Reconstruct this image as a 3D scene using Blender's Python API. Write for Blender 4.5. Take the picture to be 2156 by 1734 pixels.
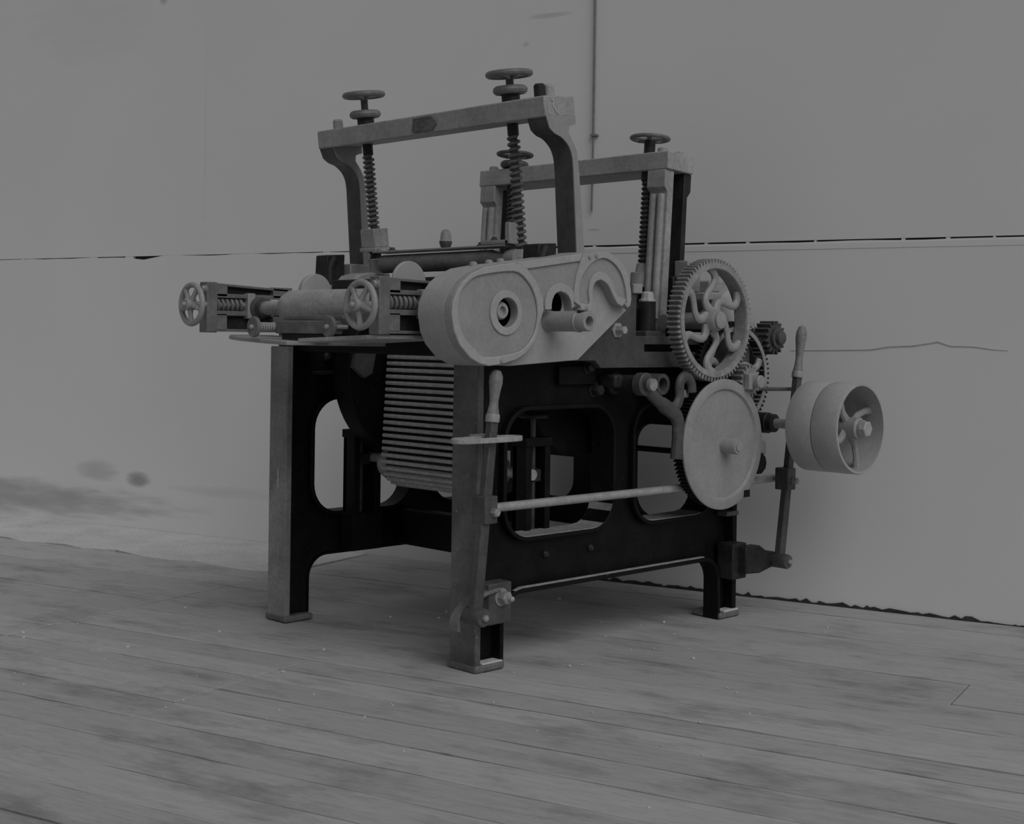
import bpy, math, random
from mathutils import Vector, Matrix
from mathutils.geometry import tessellate_polygon

random.seed(7)
for o in list(bpy.data.objects):
    bpy.data.objects.remove(o)
scene = bpy.context.scene
COL = scene.collection
PI = math.pi

# ------------------------------------------------------------------ camera
A = math.radians(45.2)
ROLL = math.atan(.0136)
cam_d = bpy.data.cameras.new('camera')
cam = bpy.data.objects.new('camera', cam_d)
COL.objects.link(cam)
Rv = Vector((math.sin(A), -math.cos(A), 0)); Fv = Vector((math.cos(A), math.sin(A), 0)); Uv = Vector((0, 0, 1))
cx_ = Rv * math.cos(ROLL) + Uv * math.sin(ROLL)
cy_ = Uv * math.cos(ROLL) - Rv * math.sin(ROLL)
cz_ = -Fv
M = Matrix.Identity(4)
for i, c in enumerate((cx_, cy_, cz_)):
    for k in range(3):
        M[k][i] = c[k]
M.translation = Vector((-2.52504, -2.66583, .9))
cam.matrix_world = M
cam_d.sensor_fit = 'HORIZONTAL'
cam_d.sensor_width = 36
cam_d.lens = 36 * 2893 / 2156
cam_d.shift_y = -157.3 / 2156
cam_d.clip_end = 60
scene.camera = cam

# ------------------------------------------------------------------ light
w = bpy.data.worlds.new('overcast_sky')
scene.world = w
w.use_nodes = True
bg = w.node_tree.nodes['Background']
bg.inputs['Color'].default_value = (1, 1, 1, 1)
bg.inputs['Strength'].default_value = .145
sun_d = bpy.data.lights.new('hazy_sun', 'SUN')
sun_d.energy = 1.0
sun_d.angle = math.radians(50)
sun = bpy.data.objects.new('hazy_sun', sun_d)
COL.objects.link(sun)
sd = Vector((-.22, -.88, .80)).normalized()      # towards the sun
sun.rotation_euler = sd.to_track_quat('Z', 'Y').to_euler()
sun.location = (1, -3, 5)
vs = scene.view_settings
vs.view_transform = 'Standard'
vs.look = 'None'
vs.gamma = 1
vs.exposure = 0
vs.use_curve_mapping = False

# ------------------------------------------------------------------ materials
def new_mat(name):
    m = bpy.data.materials.new(name)
    m.use_nodes = True
    nt = m.node_tree
    return m, nt, nt.nodes['Principled BSDF']

def N(nt, t, **kw):
    n = nt.nodes.new(t)
    for k, v in kw.items():
        setattr(n, k, v)
    return n

def metal(name, lo, hi, rough=.5, met=0., scale=14, bump=.15, speck=.0, fine=220, spec=.5, grime=.22):
    m, nt, b = new_mat(name)
    tc = N(nt, 'ShaderNodeTexCoord')
    n1 = N(nt, 'ShaderNodeTexNoise'); n1.inputs['Scale'].default_value = scale; n1.inputs['Detail'].default_value = 6
    n1.inputs['Roughness'].default_value = .62
    nt.links.new(tc.outputs['Object'], n1.inputs['Vector'])
    r = N(nt, 'ShaderNodeValToRGB')
    r.color_ramp.elements[0].position = .32; r.color_ramp.elements[0].color = (lo, lo, lo, 1)
    r.color_ramp.elements[1].position = .68; r.color_ramp.elements[1].color = (hi, hi, hi, 1)
    nt.links.new(n1.outputs['Fac'], r.inputs['Fac'])
    n4 = N(nt, 'ShaderNodeTexNoise'); n4.inputs['Scale'].default_value = 75; n4.inputs['Detail'].default_value = 5
    n4.inputs['Roughness'].default_value = .7
    nt.links.new(tc.outputs['Object'], n4.inputs['Vector'])
    r4 = N(nt, 'ShaderNodeMapRange'); r4.inputs[1].default_value = .3; r4.inputs[2].default_value = .7; r4.inputs[3].default_value = 1 - grime; r4.inputs[4].default_value = 1 + grime * .6
    nt.links.new(n4.outputs['Fac'], r4.inputs[0])
    m4 = N(nt, 'ShaderNodeMix'); m4.data_type = 'RGBA'; m4.blend_type = 'MULTIPLY'; m4.inputs['Factor'].default_value = 1
    nt.links.new(r.outputs['Color'], m4.inputs[6]); nt.links.new(r4.outputs[0], m4.inputs[7])
    out = m4.outputs[2]
    if speck > 0:
        n3 = N(nt, 'ShaderNodeTexNoise'); n3.inputs['Scale'].default_value = 90; n3.inputs['Detail'].default_value = 2
        nt.links.new(tc.outputs['Object'], n3.inputs['Vector'])
        r3 = N(nt, 'ShaderNodeValToRGB')
        r3.color_ramp.elements[0].position = .70; r3.color_ramp.elements[0].color = (0, 0, 0, 1)
        r3.color_ramp.elements[1].position = .76; r3.color_ramp.elements[1].color = (1, 1, 1, 1)
        nt.links.new(n3.outputs['Fac'], r3.inputs['Fac'])
        mx = N(nt, 'ShaderNodeMix'); mx.data_type = 'RGBA'
        nt.links.new(r3.outputs['Color'], mx.inputs['Factor'])
        nt.links.new(out, mx.inputs[6])
        mx.inputs[7].default_value = (speck, speck, speck, 1)
        out = mx.outputs[2]
    nt.links.new(out, b.inputs['Base Color'])
    b.inputs['Roughness'].default_value = rough
    b.inputs['Metallic'].default_value = met
    b.inputs['Specular IOR Level'].default_value = spec
    n2 = N(nt, 'ShaderNodeTexNoise'); n2.inputs['Scale'].default_value = fine; n2.inputs['Detail'].default_value = 3
    nt.links.new(tc.outputs['Object'], n2.inputs['Vector'])
    bp = N(nt, 'ShaderNodeBump'); bp.inputs['Strength'].default_value = bump; bp.inputs['Distance'].default_value = .002
    nt.links.new(n2.outputs['Fac'], bp.inputs['Height'])
    nt.links.new(bp.outputs['Normal'], b.inputs['Normal'])
    return m

BLACK = metal('black_cast_iron', .004, .011, .55, speck=.05, spec=.18)
DARK = metal('dark_cast_iron', .016, .040, .5, spec=.3)
POST = metal('worn_dark_iron', .06, .11, .5)
BAR = metal('grey_cast_iron', .33, .46, .55, scale=9)
MID = metal('stained_grey_iron', .13, .23, .5, scale=11)
PAINT = metal('pale_machine_paint', .40, .48, .5, scale=7, bump=.06, grime=.10)
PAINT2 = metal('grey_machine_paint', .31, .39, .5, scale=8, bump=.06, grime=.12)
GEARM = metal('worn_gear_iron', .26, .40, .42, scale=20)
STEEL = metal('worn_steel', .40, .52, .38, met=.25, scale=20, bump=.05)
WOOD = metal('turned_wood', .20, .29, .5, scale=18, bump=.04)
RUBBER = metal('oiled_steel', .05, .10, .35, met=.3, scale=20)
SLATM = metal('worn_slat_iron', .42, .60, .5, scale=30)
LEGM = metal('scuffed_iron_edge', .08, .2, .5, scale=6, speck=.4)
LEGF = metal('bare_scuffed_iron', .20, .38, .5, scale=5)
DUST_RIM = metal('dust_and_rim_light', .28, .42, .95, scale=24)
WHITEM = metal('white_mark_and_slot_light', .5, .58, .6, bump=.02)

def wall_material():
    m, nt, b = new_mat('whitewashed_wall')
    tc = N(nt, 'ShaderNodeTexCoord')
    n1 = N(nt, 'ShaderNodeTexNoise'); n1.inputs['Scale'].default_value = 1.3; n1.inputs['Detail'].default_value = 5
    nt.links.new(tc.outputs['Object'], n1.inputs['Vector'])
    r = N(nt, 'ShaderNodeValToRGB')
    r.color_ramp.elements[0].position = .25; r.color_ramp.elements[0].color = (.79, .79, .79, 1)
    r.color_ramp.elements[1].position = .75; r.color_ramp.elements[1].color = (.83, .83, .83, 1)
    nt.links.new(n1.outputs['Fac'], r.inputs['Fac'])
    col = r.outputs['Color']
    sep = N(nt, 'ShaderNodeSeparateXYZ')
    nt.links.new(tc.outputs['Object'], sep.inputs[0])
    nz = N(nt, 'ShaderNodeTexNoise'); nz.inputs['Scale'].default_value = 9; nz.inputs['Detail'].default_value = 5
    mpz = N(nt, 'ShaderNodeMapping'); mpz.inputs['Scale'].default_value = (.5, 1, 3.5)
    nt.links.new(tc.outputs['Object'], mpz.inputs['Vector'])
    nt.links.new(mpz.outputs['Vector'], nz.inputs['Vector'])

    def stain(col, u, z, ru, rz, amount, rough=1.5):
        # an elliptical dirty patch on the whitewash, edge broken by noise
        def ax(out, c, rr):
            a = N(nt, 'ShaderNodeMath', operation='SUBTRACT'); nt.links.new(out, a.inputs[0]); a.inputs[1].default_value = c
            d = N(nt, 'ShaderNodeMath', operation='DIVIDE'); nt.links.new(a.outputs[0], d.inputs[0]); d.inputs[1].default_value = rr
            p = N(nt, 'ShaderNodeMath', operation='MULTIPLY'); nt.links.new(d.outputs[0], p.inputs[0]); nt.links.new(d.outputs[0], p.inputs[1])
            return p.outputs[0]
        s = N(nt, 'ShaderNodeMath', operation='ADD')
        nt.links.new(ax(sep.outputs['X'], u, ru), s.inputs[0]); nt.links.new(ax(sep.outputs['Z'], z, rz), s.inputs[1])
        k = N(nt, 'ShaderNodeMath', operation='MULTIPLY_ADD')
        nt.links.new(nz.outputs['Fac'], k.inputs[0]); k.inputs[1].default_value = rough; nt.links.new(s.outputs[0], k.inputs[2])
        mr = N(nt, 'ShaderNodeMapRange'); mr.inputs[1].default_value = -.1 + rough * .5; mr.inputs[2].default_value = 1.1 + rough * .5; mr.interpolation_type = 'SMOOTHSTEP'
        mr.inputs[3].default_value = amount; mr.inputs[4].default_value = 0
        nt.links.new(k.outputs[0], mr.inputs[0])
        mx = N(nt, 'ShaderNodeMix'); mx.data_type = 'RGBA'
        nt.links.new(mr.outputs[0], mx.inputs['Factor']); nt.links.new(col, mx.inputs[6])
        mx.inputs[7].default_value = (.12, .12, .12, 1)
        return mx.outputs[2]
    for s in ((-4.9, .10, 1.45, .10, .48), (-3.86, .225, .09, .04, .72), (-4.12, .25, .16, .06, .28), (-4.2, 2.35, .45, .22, .06),
              (-3.74, 2.42, .03, .04, .4), (-1.76, 2.13, .11, .012, .25), (-1.85, 2.03, .018, .012, .2), (-1.55, 1.306, .035, .006, .3),
              (-3.35, .2, .35, .03, .12), (-3.48, 1.8, .012, .6, .05)):
        col = stain(col, *s)
    nt.links.new(col, b.inputs['Base Color'])
    b.inputs['Roughness'].default_value = .9
    n2 = N(nt, 'ShaderNodeTexNoise'); n2.inputs['Scale'].default_value = 40; n2.inputs['Detail'].default_value = 4
    nt.links.new(tc.outputs['Object'], n2.inputs['Vector'])
    bp = N(nt, 'ShaderNodeBump'); bp.inputs['Strength'].default_value = .08; bp.inputs['Distance'].default_value = .003
    nt.links.new(n2.outputs['Fac'], bp.inputs['Height']); nt.links.new(bp.outputs['Normal'], b.inputs['Normal'])
    return m

def plank_material():
    m, nt, b = new_mat('weathered_planks')
    tc = N(nt, 'ShaderNodeTexCoord')
    mp = N(nt, 'ShaderNodeMapping'); mp.inputs['Scale'].default_value = (2.2, 16, 16)
    nt.links.new(tc.outputs['Object'], mp.inputs['Vector'])
    g = N(nt, 'ShaderNodeTexNoise'); g.inputs['Scale'].default_value = 3.2; g.inputs['Detail'].default_value = 8; g.inputs['Roughness'].default_value = .65
    nt.links.new(mp.outputs['Vector'], g.inputs['Vector'])
    r = N(nt, 'ShaderNodeValToRGB')
    r.color_ramp.elements[0].position = .25; r.color_ramp.elements[0].color = (.41, .41, .41, 1)
    r.color_ramp.elements[1].position = .72; r.color_ramp.elements[1].color = (.53, .53, .53, 1)
    nt.links.new(g.outputs['Fac'], r.inputs['Fac'])
    # worn, oily patches that run across several planks
    mp2 = N(nt, 'ShaderNodeMapping'); mp2.inputs['Scale'].default_value = (1.5, 3.4, 1.)
    nt.links.new(tc.outputs['Object'], mp2.inputs['Vector'])
    s = N(nt, 'ShaderNodeTexNoise'); s.inputs['Scale'].default_value = 1.7; s.inputs['Detail'].default_value = 7; s.inputs['Roughness'].default_value = .68
    nt.links.new(mp2.outputs['Vector'], s.inputs['Vector'])
    r2 = N(nt, 'ShaderNodeValToRGB')
    r2.color_ramp.elements[0].position = .50; r2.color_ramp.elements[0].color = (1, 1, 1, 1)
    r2.color_ramp.elements[1].position = .74; r2.color_ramp.elements[1].color = (.50, .50, .50, 1)
    nt.links.new(s.outputs['Fac'], r2.inputs['Fac'])
    mul = N(nt, 'ShaderNodeMix'); mul.data_type = 'RGBA'; mul.blend_type = 'MULTIPLY'; mul.inputs['Factor'].default_value = 1
    nt.links.new(r.outputs['Color'], mul.inputs[6]); nt.links.new(r2.outputs['Color'], mul.inputs[7])
    mp3 = N(nt, 'ShaderNodeMapping'); mp3.inputs['Scale'].default_value = (4, 34, 10)
    nt.links.new(tc.outputs['Object'], mp3.inputs['Vector'])
    s3 = N(nt, 'ShaderNodeTexNoise'); s3.inputs['Scale'].default_value = 4.0; s3.inputs['Detail'].default_value = 6; s3.inputs['Roughness'].default_value = .75
    nt.links.new(mp3.outputs['Vector'], s3.inputs['Vector'])
    r3 = N(nt, 'ShaderNodeValToRGB')
    r3.color_ramp.elements[0].position = .28; r3.color_ramp.elements[0].color = (.68, .68, .68, 1)
    r3.color_ramp.elements[1].position = .46; r3.color_ramp.elements[1].color = (1.02, 1.02, 1.02, 1)
    nt.links.new(s3.outputs['Fac'], r3.inputs['Fac'])
    mul3 = N(nt, 'ShaderNodeMix'); mul3.data_type = 'RGBA'; mul3.blend_type = 'MULTIPLY'; mul3.inputs['Factor'].default_value = 1
    nt.links.new(mul.outputs[2], mul3.inputs[6]); nt.links.new(r3.outputs['Color'], mul3.inputs[7])
    mul = mul3
    oi = N(nt, 'ShaderNodeObjectInfo')
    mr = N(nt, 'ShaderNodeMapRange'); mr.inputs[3].default_value = .88; mr.inputs[4].default_value = 1.06
    nt.links.new(oi.outputs['Random'], mr.inputs[0])
    mul2 = N(nt, 'ShaderNodeMix'); mul2.data_type = 'RGBA'; mul2.blend_type = 'MULTIPLY'; mul2.inputs['Factor'].default_value = 1
    nt.links.new(mul.outputs[2], mul2.inputs[6]); nt.links.new(mr.outputs[0], mul2.inputs[7])
    nt.links.new(mul2.outputs[2], b.inputs['Base Color'])
    b.inputs['Roughness'].default_value = .85
    bp = N(nt, 'ShaderNodeBump'); bp.inputs['Strength'].default_value = .25; bp.inputs['Distance'].default_value = .003
    nt.links.new(g.outputs['Fac'], bp.inputs['Height']); nt.links.new(bp.outputs['Normal'], b.inputs['Normal'])
    return m

WALLM = wall_material()
PLANKM = plank_material()
GAPM = metal('dark_subfloor', .02, .05, .95)
SANDM = metal('pale_dust', .58, .72, .95, scale=5, fine=60)
PIPEM = metal('faded_conduit', .22, .28, .7)
CRACKM = metal('dark_crack', .03, .07, .95)
FAINTM = metal('grey_hairline', .45, .5, .95)

# ------------------------------------------------------------------ mesh building
class MB:
    def __init__(self):
        self.v = []; self.f = []
        self.M = None
    def add(self, vs, fs):
        n = len(self.v)
        for p in vs:
            p = Vector(p)
            if self.M is not None:
                p = self.M @ p
            self.v.append(p)
        self.f += [tuple(i + n for i in f) for f in fs]
        return self
    def box(self, x0, x1, y0, y1, z0, z1):
        vs = [(x, y, z) for x in (x0, x1) for y in (y0, y1) for z in (z0, z1)]
        return self.add(vs, [(0, 1, 3, 2), (4, 6, 7, 5), (0, 4, 5, 1), (2, 3, 7, 6), (0, 2, 6, 4), (1, 5, 7, 3)])
    def prism(self, pts, y0, y1, holes=(), axis='Y'):
        # closed outline in XZ pushed along Y (axis 'Y'), in YZ along X ('X') or in XY along Z ('Z')
        def area(l):
            return sum(l[i][0] * l[(i + 1) % len(l)][1] - l[(i + 1) % len(l)][0] * l[i][1] for i in range(len(l)))
        def T(p, d):
            return {'Y': (p[0], d, p[1]), 'X': (d, p[0], p[1]), 'Z': (p[0], p[1], d)}[axis]
        self.flat = True
        loops = [list(pts)] + [list(h) for h in holes]
        loops = [l if (area(l) > 0) == (k == 0) else l[::-1] for k, l in enumerate(loops)]
        flat = [p for l in loops for p in l]
        tris = tessellate_polygon([[Vector((p[0], p[1], 0)) for p in l] for l in loops])
        n = len(flat)
        vs = [T(p, y0) for p in flat] + [T(p, y1) for p in flat]
        fs = []
        for t in tris:
            fs.append(tuple(t)); fs.append(tuple(i + n for i in reversed(t)))
        k = 0
        for l in loops:
            m = len(l)
            for i in range(m):
                a, b_ = k + i, k + (i + 1) % m
                fs.append((a, b_, b_ + n, a + n))
            k += m
        return self.add(vs, fs)
    def lathe(self, prof, o, axis, seg=28, loop=False):
        # prof: (radius, distance along the axis) from o
        axis = Vector(axis).normalized()
        t = Vector((0, 0, 1)) if abs(axis.z) < .9 else Vector((1, 0, 0))
        e1 = axis.cross(t).normalized(); e2 = axis.cross(e1)
        o = Vector(o)
        vs = []; fs = []
        for r, h in prof:
            for i in range(seg):
                a = 2 * PI * i / seg
                vs.append(o + axis * h + (e1 * math.cos(a) + e2 * math.sin(a)) * max(r, 1e-5))
        for k in range(len(prof) - 1):
            for i in range(seg):
                j = (i + 1) % seg
                fs.append((k * seg + i, k * seg + j, (k + 1) * seg + j, (k + 1) * seg + i))
        if loop:
            k = len(prof) - 1
            for i in range(seg):
                j = (i + 1) % seg
                fs.append((k * seg + i, k * seg + j, j, i))
        else:
            fs.append(tuple(range(seg))[::-1])
            fs.append(tuple((len(prof) - 1) * seg + i for i in range(seg)))
        return self.add(vs, fs)
    def cyl(self, p0, p1, r, seg=24, ch=0.0):
        p0 = Vector(p0); p1 = Vector(p1); d = p1 - p0; L = d.length
        if ch > 0:
            return self.lathe([(r - ch, 0), (r, ch), (r, L - ch), (r - ch, L)], p0, d, seg)
        return self.lathe([(r, 0), (r, L)], p0, d, seg)
    def ring(self, o, axis, ro, ri, h, seg=40):
        axis = Vector(axis).normalized()
        t = Vector((0, 0, 1)) if abs(axis.z) < .9 else Vector((1, 0, 0))
        e1 = axis.cross(t).normalized(); e2 = axis.cross(e1); o = Vector(o)
        vs = []; fs = []
        for r, d in ((ro, 0), (ro, h), (ri, h), (ri, 0)):
            for i in range(seg):
                a = 2 * PI * i / seg
                vs.append(o + axis * d + (e1 * math.cos(a) + e2 * math.sin(a)) * r)
        for k in range(4):
            for i in range(seg):
                j = (i + 1) % seg
                fs.append((k * seg + i, k * seg + j, ((k + 1) % 4) * seg + j, ((k + 1) % 4) * seg + i))
        return self.add(vs, fs)
    def torus(self, o, axis, R, r, seg=40, sec=10, flat=1.0):
        axis = Vector(axis).normalized()
        t = Vector((0, 0, 1)) if abs(axis.z) < .9 else Vector((1, 0, 0))
        e1 = axis.cross(t).normalized(); e2 = axis.cross(e1); o = Vector(o)
        vs = []; fs = []
        for i in range(seg):
            a = 2 * PI * i / seg
            d = e1 * math.cos(a) + e2 * math.sin(a)
            for k in range(sec):
                b_ = 2 * PI * k / sec
                vs.append(o + d * (R + r * math.cos(b_)) + axis * r * flat * math.sin(b_))
        for i in range(seg):
            for k in range(sec):
                i2 = (i + 1) % seg; k2 = (k + 1) % sec
                fs.append((i * sec + k, i2 * sec + k, i2 * sec + k2, i * sec + k2))
        return self.add(vs, fs)
    def tube(self, path, r, sec=10, closed=False, squash=None):
        # swept round bar; r is a number or a list; squash=(axis, factor) flattens it along a direction
        P = [Vector(p) for p in path]
        n = len(P)
        rs = r if isinstance(r, (list, tuple)) else [r] * n
        vs = []; fs = []
        prev = None
        for i in range(n):
            a = P[(i - 1) % n] if (closed or i > 0) else P[i]
            b_ = P[(i + 1) % n] if (closed or i < n - 1) else P[i]
            d = (b_ - a).normalized()
            if prev is None:
                t = Vector((0, 0, 1)) if abs(d.z) < .9 else Vector((1, 0, 0))
                e1 = d.cross(t).normalized()
            else:
                e1 = (prev - d * prev.dot(d)).normalized()
            e2 = d.cross(e1); prev = e1
            for k in range(sec):
                q = 2 * PI * k / sec
                off = (e1 * math.cos(q) + e2 * math.sin(q)) * rs[i]
                if squash:
                    ax = Vector(squash[0]); off = off - ax * off.dot(ax) * (1 - squash[1])
                vs.append(P[i] + off)
        m = n if closed else n - 1
        for i in range(m):
            j = (i + 1) % n
            for k in range(sec):
                k2 = (k + 1) % sec
                fs.append((i * sec + k, i * sec + k2, j * sec + k2, j * sec + k))
        if not closed:
            fs.append(tuple(range(sec))[::-1]); fs.append(tuple((n - 1) * sec + k for k in range(sec)))
        return self.add(vs, fs)
    def band(self, path, th, y0, y1, closed=False, axis='Y'):
        # a strip of flat bar following a path in XZ, width along Y
        P = [Vector((p[0], p[1])) for p in path]; n = len(P)
        inn = []; out = []
        for i in range(n):
            a = P[(i - 1) % n] if (closed or i > 0) else P[i]
            b_ = P[(i + 1) % n] if (closed or i < n - 1) else P[i]
            d = (b_ - a).normalized(); nn = Vector((-d.y, d.x))
            inn.append(P[i] - nn * th / 2); out.append(P[i] + nn * th / 2)
        def T(p, d):
            return (p.x, d, p.y) if axis == 'Y' else ((p.x, p.y, d) if axis == 'Z' else (d, p.x, p.y))
        vs = []
        for i in range(n):
            vs += [T(inn[i], y0), T(out[i], y0), T(out[i], y1), T(inn[i], y1)]
        fs = []
        m = n if closed else n - 1
        for i in range(m):
            j = (i + 1) % n
            for k in range(4):
                k2 = (k + 1) % 4
                fs.append((4 * i + k, 4 * j + k, 4 * j + k2, 4 * i + k2))
        if not closed:
            fs.append((0, 1, 2, 3)); e = 4 * (n - 1); fs.append((e + 3, e + 2, e + 1, e))
        return self.add(vs, fs)
    def hexbolt(self, o, axis, r=.013, h=.012, wr=None):
        axis = Vector(axis).normalized(); o = Vector(o)
        self.lathe([(wr or r * 1.35, 0), (wr or r * 1.35, .003)], o, axis, 18)
        self.lathe([(r, .003), (r, h * .85), (r * .8, h)], o, axis, 6)
        return self
    def build(self, name, mat, parent=None, bevel=0., smooth=34, label=None, origin=None):
        flat = getattr(self, 'flat', False)
        me = bpy.data.meshes.new(name)
        org = Vector(origin) if origin is not None else (sum(self.v, Vector()) / max(1, len(self.v)))
        me.from_pydata([p - org for p in self.v], [], self.f)
        me.validate()
        import bmesh
        bm = bmesh.new(); bm.from_mesh(me)
        bmesh.ops.recalc_face_normals(bm, faces=bm.faces)
        if flat:
            bmesh.ops.dissolve_limit(bm, angle_limit=math.radians(.4), verts=bm.verts, edges=bm.edges)
        bm.to_mesh(me); bm.free()
        me.polygons.foreach_set('use_smooth', [True] * len(me.polygons))
        me.set_sharp_from_angle(angle=math.radians(smooth))
        me.materials.append(mat)
        o = bpy.data.objects.new(name, me)
        COL.objects.link(o)
        o.location = org
        if bevel:
            bv = o.modifiers.new('edge', 'BEVEL'); bv.width = bevel; bv.segments = 2
            bv.limit_method = 'ANGLE'; bv.angle_limit = math.radians(40)
        if parent is not None:
            par(o, parent)
        if label:
            o['label'] = label
        return o

def absloc(o):
    p = o.location.copy()
    while o.parent is not None:
        o = o.parent; p += o.location
    return p
def par(o, p):
    loc = o.location.copy()
    o.parent = p
    o.location = loc - absloc(p)

def tag(o, label=None, cat=None, group=None, kind=None):
    if label: o['label'] = label
    if cat: o['category'] = cat
    if group: o['group'] = group
    if kind: o['kind'] = kind
    return o

def rrect(x0, x1, z0, z1, r, n=8):
    pts = []
    for cx, cz, a0 in ((x1 - r, z1 - r, 0), (x0 + r, z1 - r, 90), (x0 + r, z0 + r, 180), (x1 - r, z0 + r, 270)):
        for i in range(n + 1):
            a = math.radians(a0 + 90 * i / n)
            pts.append((cx + r * math.cos(a), cz + r * math.sin(a)))
    return pts
def circle(cx, cz, r, n=32):
    return [(cx + r * math.cos(2 * PI * i / n), cz + r * math.sin(2 * PI * i / n)) for i in range(n)]
def spline(pts, n=6, closed=False):
    # Catmull-Rom through the points (2D or 3D)
    P = [Vector(p) for p in pts]; m = len(P); out = []
    rng = range(m if closed else m - 1)
    for i in rng:
        if closed:
            p0, p1, p2, p3 = P[(i - 1) % m], P[i], P[(i + 1) % m], P[(i + 2) % m]
        else:
            p0, p1, p2, p3 = P[max(i - 1, 0)], P[i], P[i + 1], P[min(i + 2, m - 1)]
        for k in range(n):
            t = k / n
            out.append(.5 * ((2 * p1) + (p2 - p0) * t + (2 * p0 - 5 * p1 + 4 * p2 - p3) * t * t + (3 * p1 - p0 - 3 * p2 + p3) * t ** 3))
    if not closed:
        out.append(P[-1])
    return [tuple(p) for p in out]

# ------------------------------------------------------------------ the yard: wall and floor
TH = math.radians(-74.6)
W0 = Vector((1.727, -.717, 0))
DU = Vector((math.cos(TH), math.sin(TH), 0)); DN = Vector((-math.sin(TH), math.cos(TH), 0))
WM = Matrix.Identity(4)
for k in range(3):
    WM[k][0] = DU[k]; WM[k][1] = DN[k]
WM.translation = W0
def place(o):
    o.matrix_world = WM
    return o
def yard(mb, name, mat, parent=None, bevel=0., kind=None):
    o = mb.build(name, mat, None, bevel, origin=(0, 0, 0))
    if parent is None:
        place(o)
    else:
        o.parent = parent
    if kind: o['kind'] = kind
    return o

random.seed(3)
U0, U1 = -9.0, 4.5
# lower wall with a ragged top edge under the horizontal joint
top = []
u = U0
while u < U1:
    z = 1.2425 + random.uniform(-.0018, .0018)
    if -3.98 < u < -3.72: z -= .013 * math.exp(-((u + 3.86) / .07) ** 2)
    if u < -2.2: z += .0030 + random.uniform(-.0006, .0012)
    top.append((u, z)); u += random.uniform(.04, .12)
top.append((U1, 1.243))
lower = [(U0, -.02)] + top + [(U1, -.02)]
wl = yard(MB().prism([(p[0], p[1]) for p in lower], 0, .25), 'wall_back', WALLM, kind='structure')
wu = yard(MB().box(U0, U1, 0, .25, 1.2485, 4.2), 'wall_upper_back', WALLM, parent=wl)
yard(MB().box(U0, U1, .018, .2, 1.235, 1.2535), 'joint_backing', CRACKM, parent=wl)
# plaster bridges across the joint
mb = MB(); u = -8.8
while u < 4.3:
    wd = random.uniform(.006, .014) if u > -2.3 else random.uniform(.01, .05)
    mb.box(u, u + wd, .001, .03, 1.236, 1.25); u += random.uniform(.12, .32) if u > -2.3 else random.uniform(.2, .5)
yard(mb, 'joint_filling', WALLM, parent=wl)
# shallow plaster fillet below the joint
yard(MB().box(-2.0, U1, -.0014, .005, 1.2165, 1.238), 'plaster_band', WALLM, parent=wl, bevel=.001)
def ribbon(pts, wd, name, mat, th=.0015):
    mb = MB(); n = len(pts); vs = []; fs = []
    for i, (u, z) in enumerate(pts):
        k = wd * (1 - abs(2 * i / (n - 1) - 1) ** 2) + .0006
        vs += [(u, -th, z + k / 2), (u, -th, z - k / 2), (u, .004, z + k / 2), (u, .004, z - k / 2)]
    for i in range(n - 1):
        a = 4 * i; b_ = a + 4
        fs += [(a, b_, b_ + 1, a + 1), (a, a + 2, b_ + 2, b_), (a + 1, b_ + 1, b_ + 3, a + 3)]
    mb.add(vs, fs)
    return yard(mb, name, mat, parent=wl)
ribbon([(u, z + random.uniform(-.002, .002)) for u, z in ((-.78, .868), (-.7, .87), (-.6, .871), (-.5, .874), (-.44, .886), (-.36, .89), (-.28, .902), (-.24, .892), (-.17, .888), (-.1, .879), (-.06, .877))], .004, 'hairline_crack', FAINTM)
ribbon([(-1.15, .885), (-1.0, .884), (-.92, .89), (-.85, .884)], .002, 'hairline_crack', FAINTM)
# lower black gap where the boards meet the wall
mb = MB(); vs = []
pts = []
u = -1.75
while u < .02:
    h = random.uniform(.003, .016) * (1 if u < -.15 else .35)
    pts.append((u, h)); u += random.uniform(.006, .03)
mb.prism([(pts[0][0], -.01)] + pts + [(pts[-1][0], -.01)], -.006, .01)
yard(mb, 'rotten_wall_edge', CRACKM, parent=wl)

# floor: dark bed with separate boards on it
fl = yard(MB().box(U0, U1, -6.5, .3, -.2, -.034), 'floor', GAPM, kind='structure')
plank_mesh = {}
def plank(u0, u1, v0, v1, dz):
    mb = MB()
    n = max(2, int((u1 - u0) / .11))
    wear = random.choice((.0, .0, .0025, .005))
    lo = []; hi = []
    for i in range(n + 1):
        uu = u0 + .002 + (u1 - u0 - .004) * i / n
        w1 = .0012 + max(0, random.gauss(wear * .5, .0022)); w2 = .0012 + max(0, random.gauss(wear * .5, .0022))
        lo.append((uu, v0 + w1)); hi.append((uu, v1 - w2))
    mb.prism(lo + hi[::-1], -.036, 0, axis='Z')
    me_o = mb.build('floor_plank', PLANKM, None, .0015, origin=((0, 0, 0)))
    me_o.parent = fl
    me_o.location = (0, 0, dz)
    return me_o
SEAM1 = -2.56
vr = [.0, -.16, -.31, -.47, -.645, -.855, -1.085, -1.31, -1.445, -1.585, -1.705, -1.823, -1.957, -2.108, -2.258, -2.405, -2.55, -2.69, -2.84, -2.99, -3.14, -3.3, -3.46, -3.62, -3.8, -3.98, -4.2, -4.5, -4.8]
vl = [-.53, -.69, -.84, -1.0, -1.19, -1.437, -1.64, -1.832, -2.0, -2.108, -2.258, -2.405, -2.55, -2.69, -2.84, -2.99, -3.14, -3.3, -3.46, -3.62, -3.8, -3.98, -4.2, -4.5, -4.8]
def row(v0, v1, cuts):
    for a, b_ in zip(cuts[:-1], cuts[1:]):
        plank(a, b_, v0, v1, random.uniform(-.0022, 0))
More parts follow.
